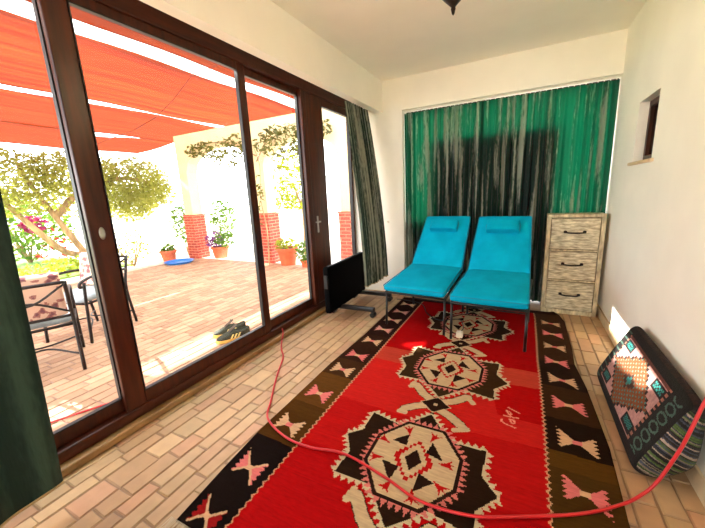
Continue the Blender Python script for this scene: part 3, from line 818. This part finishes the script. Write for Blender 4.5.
# red cables
pts = [(-1.997, 2.29, .080), (-1.95, 2.24, .055), (-1.90, 2.15, .012), (-1.82, 2.05, .007), (-1.716, 1.943, .007), (-1.577, 1.70, .007), (-1.411, 1.44, .007), (-1.30, 1.285, .016), (-1.104, 1.200, .02), (-.935, 1.190, .02), (-.743, 1.225, .02),
       (-.507, 1.180, .02), (-.326, 1.130, .02), (-.127, 1.150, .02), (.052, 1.228, .02), (.266, 1.340, .02), (.41, 1.445, .022), (.49, 1.515, .035), (.545, 1.545, .10), (.60, 1.562, .256), (.625, 1.57, .36), (.655, 1.588, .475), (.69, 1.60, .60), (.718, 1.62, .72)]
o = MB().tube(smooth_path(pts, 10), .0065, 8).build('power_cable', M['cable'], smooth=True)
tag(o, 'red power cable running from the glazing across the rug and over the floor cushion', 'cable')
pts = [(-2.14, 2.25, .012), (-2.17, 1.8, .008), (-2.24, 1.35, .008), (-2.37, 1.07, .008), (-2.53, .744, .008), (-2.75, .25, .008), (-3.0, -.4, .008)]
o = MB().tube(smooth_path(pts, 8), .0065, 8).build('power_cable', M['cable'], smooth=True)
tag(o, 'red power cable lying outside on the terrace paving', 'cable')

# ------------------------------------------------------------------ lantern
ln = thing('pendant_lantern', 'dark bronze pendant lantern hanging from the ceiling, tip showing at the top', 'ceiling lamp', (-.335, 1.75, 0))
MB().lathe([(.001, 2.57), (.05, 2.575), (.055, 2.60)], n=20).build('canopy', M['bronze'], ln, smooth=True)
c = MB()
for k in range(6):
    z = 2.565-k*.03; a = (k % 2)*PI/2
    c.tube([(.009*math.cos(q)*math.cos(a), .009*math.cos(q)*math.sin(a), z+.019*math.sin(q)) for q in np.linspace(0, 2*PI, 13)], .0022, 5)
c.build('chain', M['bronze'], ln)
MB().lathe([(.012, 2.405), (.035, 2.385), (.09, 2.33), (.105, 2.31), (.10, 2.30)], n=8).build('lantern_cap', M['bronze'], ln)
for k in range(8):
    a0, a1 = 2*PI*k/8, 2*PI*(k+1)/8
    MB().quad((.096*math.cos(a0), .096*math.sin(a0), 2.30), (.096*math.cos(a1), .096*math.sin(a1), 2.30), (.072*math.cos(a1), .072*math.sin(a1), 2.195), (.072*math.cos(a0), .072*math.sin(a0), 2.195)).build('glass_panel', M['lampglass'], ln)
rb = MB()
for k in range(8):
    a0 = 2*PI*k/8; rb.tube([(.099*math.cos(a0), .099*math.sin(a0), 2.305), (.075*math.cos(a0), .075*math.sin(a0), 2.19)], .005, 5)
rb.build('rib', M['bronze'], ln)
MB().lathe([(.078, 2.20), (.08, 2.19), (.062, 2.175), (.045, 2.155), (.018, 2.128), (.009, 2.118), (.011, 2.112), (.008, 2.10), (.006, 2.092), (.001, 2.085)], n=16).build('finial', M['bronze'], ln, smooth=True)

lb = bpy.data.lights.new('lantern_bulb', 'POINT'); lb.energy = 22; lb.color = (1, .80, .52); lb.shadow_soft_size = .03
lo_ = bpy.data.objects.new('lantern_bulb', lb); COL.objects.link(lo_); lo_.parent = ln; lo_.location = (0, 0, 2.25)
# ------------------------------------------------------------------ outdoors
g = struct(MB().box((-60, -40, -.3), (-7.0, 60, -.04)).box((-7.0, 5.5, -.3), (20, 60, -.04)).box((-7.0, -40, -.3), (20, -3.0, -.04)).build('garden_ground', M['gravel']))
struct(MB().box((-7.25, -3.0, -.06), (-7.0, 4.9, .03)).build('trim_3', M['stone'], bevel=.02))
l = MB().box((-30, -6, -.05), (-7.9, 4.2, -.015)).build('lawn_patch', M['lawn']); l['kind'] = 'structure'
# arcade: three brick pillars carrying stucco columns and arches
PX = [-6.88, -4.65, -2.72]; PY = 5.22; PW = .165
arc = MB()
for px in PX: arc.box((px-PW+.03, PY-PW+.03, 1.02), (px+PW-.03, PY+PW-.03, 1.95))
def arch(x0, x1, zs, za, zt, y0, y1, n=24):
    xs = [x0+(x1-x0)*i/n for i in range(n+1)]
    zc = [zs+(za-zs)*math.sqrt(max(0, 1-((2*i/n)-1)**2)) for i in range(n+1)]
    for i in range(n):
        a, b, c, d = xs[i], xs[i+1], zc[i], zc[i+1]
        arc.add([(a, y0, c), (b, y0, d), (b, y0, zt), (a, y0, zt), (a, y1, c), (b, y1, d), (b, y1, zt), (a, y1, zt)],
                [(0, 1, 2, 3), (7, 6, 5, 4), (0, 4, 5, 1), (3, 2, 6, 7)])
q = PW-.03
arch(PX[0]+q, PX[1]-q, 1.95, 2.42, 2.75, PY-q, PY+q); arch(PX[1]+q, PX[2]-q, 1.95, 2.36, 2.75, PY-q, PY+q)
for px in PX: arc.box((px-q, PY-q, 1.95), (px+q, PY+q, 2.75))
arc.box((PX[2]+q, PY-q, 1.02), (-2.0, PY+q, 2.75))
struct(arc.build('wall_arcade', M['stucco']))
for px, lb in zip(PX, ('red brick pillar base at the far left end of the arcade', 'red brick pillar base seen just right of the middle glazing post', 'red brick pillar base nearest the house, seen past the far curtain')):
    p = thing('brick_pillar', lb, 'pillar', (px, PY, 0), 0, 'arcade pillar bases')
    MB().box((-PW, -PW, 0), (PW, PW, .985)).build('shaft', M['brick'], p)
    MB().box((-PW-.02, -PW-.02, .985), (PW+.02, PW+.02, 1.018)).build('cap', M['brick'], p, bevel=.006)
struct(MB().box((PX[2]+PW, PY-q, 0), (-2.0, PY+q, 1.02)).build('wall_garden', M['brick']))

# shade sails: strips of orange cloth sloping from the house down to the garden
def sail(label, x0, z0, x1, z1, y0, y1, seed, sag=.06, edge=None, m='sail', ropes=True):
    r = random.Random(seed); ph = [r.uniform(0, 6) for _ in range(3)]
    t = thing('shade_sail', label, 'shade sail', ((x0+x1)/2, (y0+y1)/2, (z0+z1)/2), 0, 'orange shade sails')
    cx, cy, cz = t.location
    def fn(u, v):
        y = y0+(y1-y0)*v
        xa, xb = x0, x1
        if edge: xb = x1+edge(y)
        x = xa+(xb-xa)*u
        z = z0+(z1-z0)*(x-x0)/(x1-x0)-sag*math.sin(PI*u)*(.6+.4*math.sin(y*1.1+ph[0]))+.015*math.sin(y*2.3+ph[1])
        x += .04*math.sin(y*.9+ph[2])*(1 if u < .5 else .4)*0
        return (x-cx, y-cy, z-cz)
    MB().grid(fn, 14, 60).build('cloth', M[m], t, smooth=True)
    if not ropes: return t
    hm = MB()
    for u in ((0, 1) if not edge else (0,)): hm.tube([fn(u, v/30) for v in range(31)], .009, 6)
    hm.build('hem_rope', M['sailhem'], t, smooth=True)
    return t
def inner(y):      # unseen house-side edge, notched in two places to shape sun patches indoors
    if .98 < y < 1.68: return -(.24+.14*(y-.98)/.70)*min(1, (y-.98)/.06, (1.68-y)/.06)
    return -.36*max(0, min(1, (y-1.80)/.08, (2.62-y)/.08))
def sun_slits(y):      # small openings beside the white strip, cut to drop sun patches on the rug
    return -.29*max(0, 1-abs((y-.13)/.085)**3)-.29*max(0, 1-abs((y-1.70)/.085)**3)
def wide_gap(y): return -.16/(1+math.exp((y-2.8)/.2))
def far_slit(y): return -.2*max(0, 1-abs((y-4.4)/.5)**2)
sail('narrow orange shade sail closest to the house, inside the white strip', -5.19, 3.66, -3.95, 3.75, -3.2, 9.8, 1, sag=0, edge=inner)
sail('white shade cloth strip added to fill the gap between the two orange sails nearest the house', -5.78, 3.70, -4.98, 3.71, -3.2, 9.8, 7, sag=0, m='gap_cloth', ropes=False)  # cloth added over the gap to stop direct sun
sail('wide orange shade sail just outside the white strip', -6.77, 3.115, -5.58, 3.64, -3.2, 8.9, 2, sag=.035, edge=sun_slits)
sail('orange shade sail beyond the wide one, behind a thin white gap', -8.50, 2.91, -6.84, 3.095, -3.2, 7.2, 3, sag=.04, edge=wide_gap)
sail('lowest and farthest orange shade sail at the garden side', -10.25, 2.78, -8.52, 2.905, -3.2, 6.2, 4, sag=.03, edge=far_slit)
for yy, lb in ((-2.0, 'steel wire carrying the shade sails, nearest the left end of the terrace'), (.55, 'steel wire carrying the shade sails, above the patio chairs'), (4.6, 'steel wire carrying the shade sails, just before the arcade')):
    wr = thing('support_wire', lb, 'wire', (0, yy, 0), 0, 'wires under the shade sails')
    MB().tube([(-2.1, 0, 3.74), (-3.9, 0, 3.69), (-5.1, 0, 3.60), (-5.57, 0, 3.58), (-6.2, 0, 3.25), (-6.8, 0, 3.03), (-7.65, 0, 2.88), (-8.51, 0, 2.83), (-9.4, 0, 2.74), (-10.3, 0, 2.71)], .006, 6).build('cable', M['sailhem'], wr, smooth=True)
    MB().tube([(-10.3, 0, -.04), (-10.3, 0, 2.74)], .03, 10).build('post', M['patio_black'], wr, smooth=True)

# ------------------------------------------------------------------ planting
def pot(px, py, r, h, name, label, build, cat='potted plant', group=None, m=None):
    t = thing(name, label, cat, (px, py, 0), 0, group)
    MB().lathe([(.001, 0), (r*.72, 0), (r*.95, h*.82), (r*1.08, h*.82), (r*1.08, h), (r*.95, h), (r*.9, h*.9), (.001, h*.9)], n=24, caps=False).build('pot', m or M['terracotta'], t, smooth=False)
    MB().lathe([(.001, h*.88), (r*.9, h*.88), (r*.9, h*.91), (.001, h*.93)], n=20, caps=False).build('soil', M['soil'], t)
    build(t, h); return t
def foliage(t, n, c, rad, size, m, seed, name='foliage', surf=.5):
    return MB().leaves(n, c, rad, size, random.Random(seed), surf).build(name, m, t)
def stems(t, pts_list, r, m=None, name='stem'):
    b = MB()
    for p in pts_list: b.tube(smooth_path(p, 4), [r*(1-.6*i/(4*(len(p)-1))) for i in range(4*(len(p)-1)+1)], 6)
    return b.build(name, m or M['bark'], t, smooth=True)
pot(-7.15, 4.62, .17, .26, 'potted_plant', 'small terracotta pot with low greenery left of the far brick pillar', lambda t, h: (foliage(t, 160, (0, 0, h+.06), (.16, .16, .1), .08, M['leaf'], 2),))
pot(-6.25, 5.30, .19, .27, 'potted_plant', 'terracotta pot with purple and green leaves right of the far brick pillar',
    lambda t, h: (foliage(t, 260, (-.14, 0, h+.14), (.2, .2, .2), .09, M['purple'], 3, 'purple_foliage'), foliage(t, 260, (.2, 0, h+.16), (.26, .22, .2), .09, M['leaf'], 4)))
pot(-4.12, 5.10, .20, .34, 'potted_plant', 'large terracotta pot with a leafy plant beside the middle brick pillar', lambda t, h: (foliage(t, 240, (0, 0, h+.06), (.24, .22, .14), .08, M['lime'], 5),))
pot(-3.62, 5.02, .12, .14, 'potted_plant', 'low green plant beside the large terracotta pot, near the door jamb', lambda t, h: (foliage(t, 260, (0, 0, h+.14), (.2, .2, .22), .1, M['leaf'], 6),))
t = thing('young_tree', 'young tree with lime yellow leaves behind the large terracotta pot', 'tree', (-4.6, 6.35, -.04))
stems(t, [[(0, 0, 0), (.02, 0, .6), (0, .02, 1.3)], [(.0, .02, 1.1), (.2, .1, 1.6)], [(0, .02, 1.1), (-.2, 0, 1.7)]], .035, name='trunk')
foliage(t, 900, (0, 0, 1.75), (.62, .6, .72), .13, M['lime'], 8)
foliage(t, 200, (-.5, .1, 1.25), (.35, .3, .2), .12, M['lime'], 9, 'low_foliage')
for (px, py, lb, sd) in ((-7.75, 5.55, 'tall green shrub behind the far brick pillar, on its left', 11), (-7.0, 6.15, 'tall green shrub behind the far brick pillar, on its right', 12)):
    t = thing('climbing_shrub', lb, 'shrub', (px, py, -.04), 0, 'shrubs behind the pillar')
    stems(t, [[(0, 0, 0), (.03, 0, .5), (0, .05, 1.0)], [(0, 0, 0), (-.15, 0, .6), (-.2, 0, .9)]], .02)
    foliage(t, 420, (0, 0, .85), (.36, .34, .55), .13, M['leaf'], sd)
t = thing('garden_bush', 'loose yellow green bush standing on the kerb left of the small pot', 'bush', (-7.62, 4.10, -.04))
stems(t, [[(0, 0, 0), (rnd.uniform(-.3, .3), rnd.uniform(-.4, .4), .7)] for _ in range(9)], .012)
foliage(t, 330, (0, 0, .45), (.42, .38, .42), .09, M['lime'], 14)
t = thing('garden_bush', 'low leafy ground plant at the foot of the olive trunk', 'bush', (-8.4, 3.3, -.04))
foliage(t, 700, (0, 0, .16), (.6, .9, .2), .1, M['lime'], 15)
t = thing('oleander_bush', 'oleander bush with pink and coral flowers beyond the lawn', 'bush', (-11.2, 3.55, -.04))
stems(t, [[(0, 0, 0), (rnd.uniform(-.5, .5), rnd.uniform(-.7, .7), 1.1)] for _ in range(12)], .02)
foliage(t, 1500, (0, 0, .95), (.9, 1.1, .85), .17, M['leaf'], 16)
foliage(t, 90, (.85, -.05, 1.0), (.15, .26, .2), .17, M['pink'], 17, 'pink_flowers')['kind'] = 'stuff'
foliage(t, 50, (.9, .2, .5), (.2, .45, .4), .16, M['redp'], 18, 'coral_flowers')['kind'] = 'stuff'
t = thing('olive_tree', 'leaning olive tree with spreading branches and grey green leaves on the lawn', 'tree', (-9.0, 4.0, -.04))
stems(t, [[(0, 0, 0), (0, -.12, .2), (0, -.4, .8), (0, -.62, 1.3), (-.05, -.85, 1.9), (-.1, -.95, 2.3)],
          [(0, -.14, .25), (0, -.55, .42), (0, -.95, .95), (.0, -1.3, 1.5), (.05, -1.7, 2.1)],
          [(0, -.55, 1.2), (.05, .1, 1.8), (.1, .9, 2.0), (.1, 1.6, 1.9)], [(0, -.1, .1), (0, .25, 1.0), (.05, .5, 2.0)]], .085, name='trunk')
for i, (dy, dz, ry, rz, nn) in enumerate(((-1.3, 2.0, 1.0, .55, 1500), (-.1, 2.1, .9, .5, 1400), (1.2, 1.85, .9, .72, 2600), (1.0, 1.4, .6, .5, 1100), (1.75, 1.6, .45, .38, 500), (-1.2, 1.5, .7, .3, 420), (-.2, 1.5, .5, .4, 300))):
    foliage(t, int(nn*1.5), (0, dy, dz), (.75, ry, rz), .115, M['olive'], 30+i)
t = thing('climbing_vine', 'thin vine climbing the middle pillar and trailing under the arch', 'vine', (-4.65, 4.98, 0))
stems(t, [[(.14, .0, .0), (.17, .0, .7), (.10, -.01, 1.3), (.16, -.01, 1.9), (.05, -.02, 2.3)], [(.1, -.02, 2.0), (.5, -.03, 2.42), (1.1, -.02, 2.55), (1.7, -.02, 2.5)], [(.1, -.02, 2.1), (-.5, -.03, 2.4), (-1.2, -.03, 2.45), (-1.7, -.02, 2.35)]], .014)
vb = MB(); rr2 = random.Random(44)
for c, rad, nn in (((.75, -.07, 2.28), (.65, .09, .3), 190), ((1.45, -.06, 2.4), (.4, .07, .18), 110), ((-.6, -.07, 2.26), (.7, .09, .32), 190), ((-1.4, -.06, 2.35), (.4, .07, .16), 90), ((.12, -.05, 1.3), (.1, .05, .5), 24), ((.9, -.05, 2.0), (.5, .06, .2), 26)):
    vb.leaves(int(nn*1.7), c, rad, .11, rr2)
vb.build('foliage', M['vine'], t)
tr = thing('plastic_tray', 'flat blue plastic tray on the paving at the kerb', 'tray', (-6.72, 4.56, 0.0), .3)
MB().lathe([(.001, 0), (.24, 0), (.28, .045), (.30, .045), (.30, .05), (.272, .05), (.235, .012), (.001, .012)], n=28, caps=False).build('dish', M['blue'], tr)

# ------------------------------------------------------------------ patio chairs
def patio_chair(label, loc, rz, seed):
    """faces local -y; rear posts at y=.24"""
    t = thing('patio_chair', label, 'chair', loc, rz, 'patio chairs on the terrace')
    W = .25
    for s in (-1, 1):
        MB().tube(smooth_path([(s*W, .30, .006), (s*W, .25, .40), (s*W, .285, .60), (s*W, .33, .76)], 5), .014, 8).build('rear_leg', M['patio_black'], t, smooth=True)
        MB().tube(smooth_path([(s*W, -.27, .006), (s*W, -.24, .40), (s*W, -.22, .60)], 5), .014, 8).build('front_leg', M['patio_black'], t, smooth=True)
        MB().tube(smooth_path([(s*W, .29, .62), (s*W, .1, .645), (s*W, -.12, .64), (s*W, -.25, .61), (s*W, -.27, .57), (s*W, -.245, .565)], 5), .014, 8).build('armrest', M['patio_black'], t, smooth=True)
    b = MB(); b.tube([(-W, .33, .755), (W, .33, .755)], .013, 8); b.tube([(-W, .255, .47), (W, .255, .47)], .011, 8)
    b.tube(smooth_path([(-W, .325, .74), (0, .285, .60), (W, .325, .74)], 6), .009, 6); b.tube(smooth_path([(-W, .262, .50), (0, .285, .62), (W, .262, .50)], 6), .009, 6)
    b.build('back_frame', M['patio_black'], t, smooth=True)
    b = MB()
    for q in ((-W, -.24, -W, .25), (W, -.24, W, .25), (-W, -.24, W, -.24), (-W, .25, W, .25)): b.tube([(q[0], q[1], .395), (q[2], q[3], .395)], .012, 8)
    b.build('seat_frame', M['patio_black'], t, smooth=True)
    b = MB(); b.tube(smooth_path([(-W, -.25, .14), (0, -.02, .17), (W, -.25, .14)], 6), .008, 6); b.tube(smooth_path([(-W, .28, .14), (0, .04, .17), (W, .28, .14)], 6), .008, 6)
    b.build('stretcher', M['patio_black'], t, smooth=True)
    c = cushion(.47, .47, .46, .06, seed=seed).build('seat_cushion', M['shade_pad'], t, smooth=True); c.location = (0, -.24, .40)
    c = cushion(.45, .45, .36, .07, seed=seed+1).build('back_cushion', M['floral'], t, smooth=True); c.location = (0, .215, .465); c.rotation_euler = (math.radians(78), 0, 0)
    return t
patio_chair('black patio chair with floral cushion beside the left curtain, its back to the glass', (-3.51, 1.045, 0), math.radians(-113), 50)
patio_chair('black metal patio chair with floral cushion half hidden behind the left glazing post', (-4.01, 1.63, 0), math.radians(20), 60)

# ------------------------------------------------------------------ trainers
def shoe(label, loc, rz, s):
    t = thing('trainer', label, 'shoe', loc, rz, 'pair of dark green trainers')
    Ls = .29; t.scale = (1.1, 1.1, 1.1)
    def half(u):   # half width along length 0 heel .. 1 toe
        return .030+.014*math.sin(PI*min(1, u*1.0))**.8+.006*math.sin(PI*max(0, (u-.45))/.55) if u < 1 else .0
    def outline(u, k=1): return half(u)*k*(1-max(0, (u-.86)/.14)**2.2*.75)*(1-max(0, (.10-u)/.10)**2*.45)
    us = [i/22 for i in range(23)]
    m = MB(); rows = []
    for z, k in ((0, .94), (.006, 1), (.024, 1.0), (.028, .97)): rows.append([(-outline(u, k), u*Ls, z+.010*max(0, u-.8)*1) for u in us]+[(outline(u, k), u*Ls, z+.010*max(0, u-.8)) for u in us[::-1]])
    n = len(rows[0]); vs = [p for r in rows for p in r]
    m.add(vs, [(j*n+i, j*n+(i+1) % n, (j+1)*n+(i+1) % n, (j+1)*n+i) for j in range(3) for i in range(n)]+[tuple(range(n))[::-1], tuple(range(3*n, 4*n))])
    m.build('sole', M['gum'], t, smooth=False)
    # upper: heights along the length, open at the collar
    hz = lambda u: np.interp(u, [0, .05, .2, .36, .5, .7, .88, .97, 1], [.088, .096, .082, .086, .092, .066, .05, .036, .026])
    m = MB(); K = 16
    vs = []
    for u in us:
        for k in range(K+1):
            a = PI*k/K; w = outline(u, .97)
            opening = u < .40
            c = math.cos(a); s_ = math.sin(a)
            top = hz(u)
            x = -w*math.copysign(abs(c)**.55, c); z = .024+(top-.024)*abs(s_)**.7
            if opening and .3 < k/K < .7:
                x = -w*.62*math.copysign(abs(c)**.4, c); z = top-.035*math.sin(PI*(k/K-.3)/.4)
            vs.append((x, u*Ls, z))
    m.add(vs, [(j*(K+1)+i, j*(K+1)+i+1, (j+1)*(K+1)+i+1, (j+1)*(K+1)+i) for j in range(len(us)-1) for i in range(K)])
    m.build('upper', M['shoe'], t, smooth=True)
    m = MB().grid(lambda u, v: ((u-.5)*.05*(1-.1*v), .105+.075*(1-v)*1, .108-.018*(1-v)+.03*v-.02*abs(u-.5)), 6, 6).build('tongue', M['lining'], t, smooth=True)
    lc = MB()
    for i in range(5):
        yy = .135+.02*i; zz = hz(yy/Ls)+.004
        lc.tube(smooth_path([(-.022, yy, zz-.010), (0, yy+.006, zz+.002), (.022, yy, zz-.010)], 4), .0028, 5)
    lc.tube(smooth_path([(0, .13, .1), (.03, .12, .125), (.04, .11, .10)], 4), .0025, 5); lc.tube(smooth_path([(0, .13, .1), (-.03, .12, .12), (-.035, .1, .095)], 4), .0025, 5)
    lc.build('laces', M['lace'], t)
    for sd in (-1, 1):
        for i in range(3):
            y = .105+.030*i; w = outline((y+.01)/Ls, .99)
            b = MB(); dx = sd*.0025
            b.add([(sd*w+dx, y, .030), (sd*w+dx, y+.014, .030), (sd*w*.93+dx, y-.006, .062), (sd*w*.93+dx, y-.020, .062), (sd*w*.97, y, .030), (sd*w*.97, y+.014, .030), (sd*w*.90, y-.006, .062), (sd*w*.90, y-.020, .062)],
                  [(0, 1, 2, 3), (0, 4, 5, 1), (1, 5, 6, 2), (2, 6, 7, 3), (3, 7, 4, 0)])
            b.build('side_stripe', M['stripe'], t)
    return t
shoe('dark green trainer with three pale side stripes, the one nearer the glass', (-2.335, 2.20, .001), math.radians(152), 1)
shoe('dark green trainer standing behind its mate, farther from the glass', (-2.455, 2.27, .001), math.radians(146), -1)

# ------------------------------------------------------------------ light
wd = bpy.data.worlds.new('sky'); SC.world = wd; wd.use_nodes = True
nt = wd.node_tree
for n_ in list(nt.nodes): nt.nodes.remove(n_)
out = nt.nodes.new('ShaderNodeOutputWorld'); bg = nt.nodes.new('ShaderNodeBackground')
tc = nt.nodes.new('ShaderNodeTexCoord'); sx = nt.nodes.new('ShaderNodeSeparateXYZ'); rp = nt.nodes.new('ShaderNodeValToRGB')
nt.links.new(tc.outputs['Generated'], sx.inputs[0]); nt.links.new(sx.outputs[2], rp.inputs[0])
rp.color_ramp.elements[0].position = 0; rp.color_ramp.elements[0].color = (.93, .97, 1, 1)
rp.color_ramp.elements[1].position = .6; rp.color_ramp.elements[1].color = (.82, .92, 1, 1)
nt.links.new(rp.outputs[0], bg.inputs[0]); bg.inputs[1].default_value = 3.6
nt.links.new(bg.outputs[0], out.inputs[0])
sl = bpy.data.lights.new('sun', 'SUN'); sl.energy = 11; sl.angle = math.radians(.5); sl.color = (1, .97, .90)
so = bpy.data.objects.new('sun', sl); COL.objects.link(so)
sd = Vector((1.38, .25, -1.0))       # direction the sunlight travels
so.rotation_euler = sd.to_track_quat('-Z', 'Y').to_euler(); so.location = (-8, 4, 12)

# ------------------------------------------------------------------ camera
cd_ = bpy.data.cameras.new('camera'); cam = bpy.data.objects.new('camera', cd_); COL.objects.link(cam)
cd_.sensor_fit = 'HORIZONTAL'; cd_.sensor_width = 36; cd_.lens = 328.2/705*36; cd_.clip_start = .02; cd_.clip_end = 200
rr = Vector((.88897397, .45545017, -.04785834)); uu = Vector((-.05314614, .20639857, .9770236)); ww = Vector((-.45486346, .86600507, -.20768838))
cam.matrix_world = Matrix(((rr.x, uu.x, -ww.x, 0), (rr.y, uu.y, -ww.y, 0), (rr.z, uu.z, -ww.z, 1.306), (0, 0, 0, 1)))
SC.camera = cam
vs_ = SC.view_settings
SC.display_settings.display_device = 'sRGB'
vs_.view_transform = 'Standard'; vs_.look = 'None'; vs_.gamma = 1; vs_.use_curve_mapping = False; vs_.exposure = 1.4
cy = SC.cycles
cy.max_bounces = 14; cy.diffuse_bounces = 8; cy.glossy_bounces = 4; cy.transparent_max_bounces = 16; cy.transmission_bounces = 8
cy.sample_clamp_indirect = 8; cy.use_denoising = True
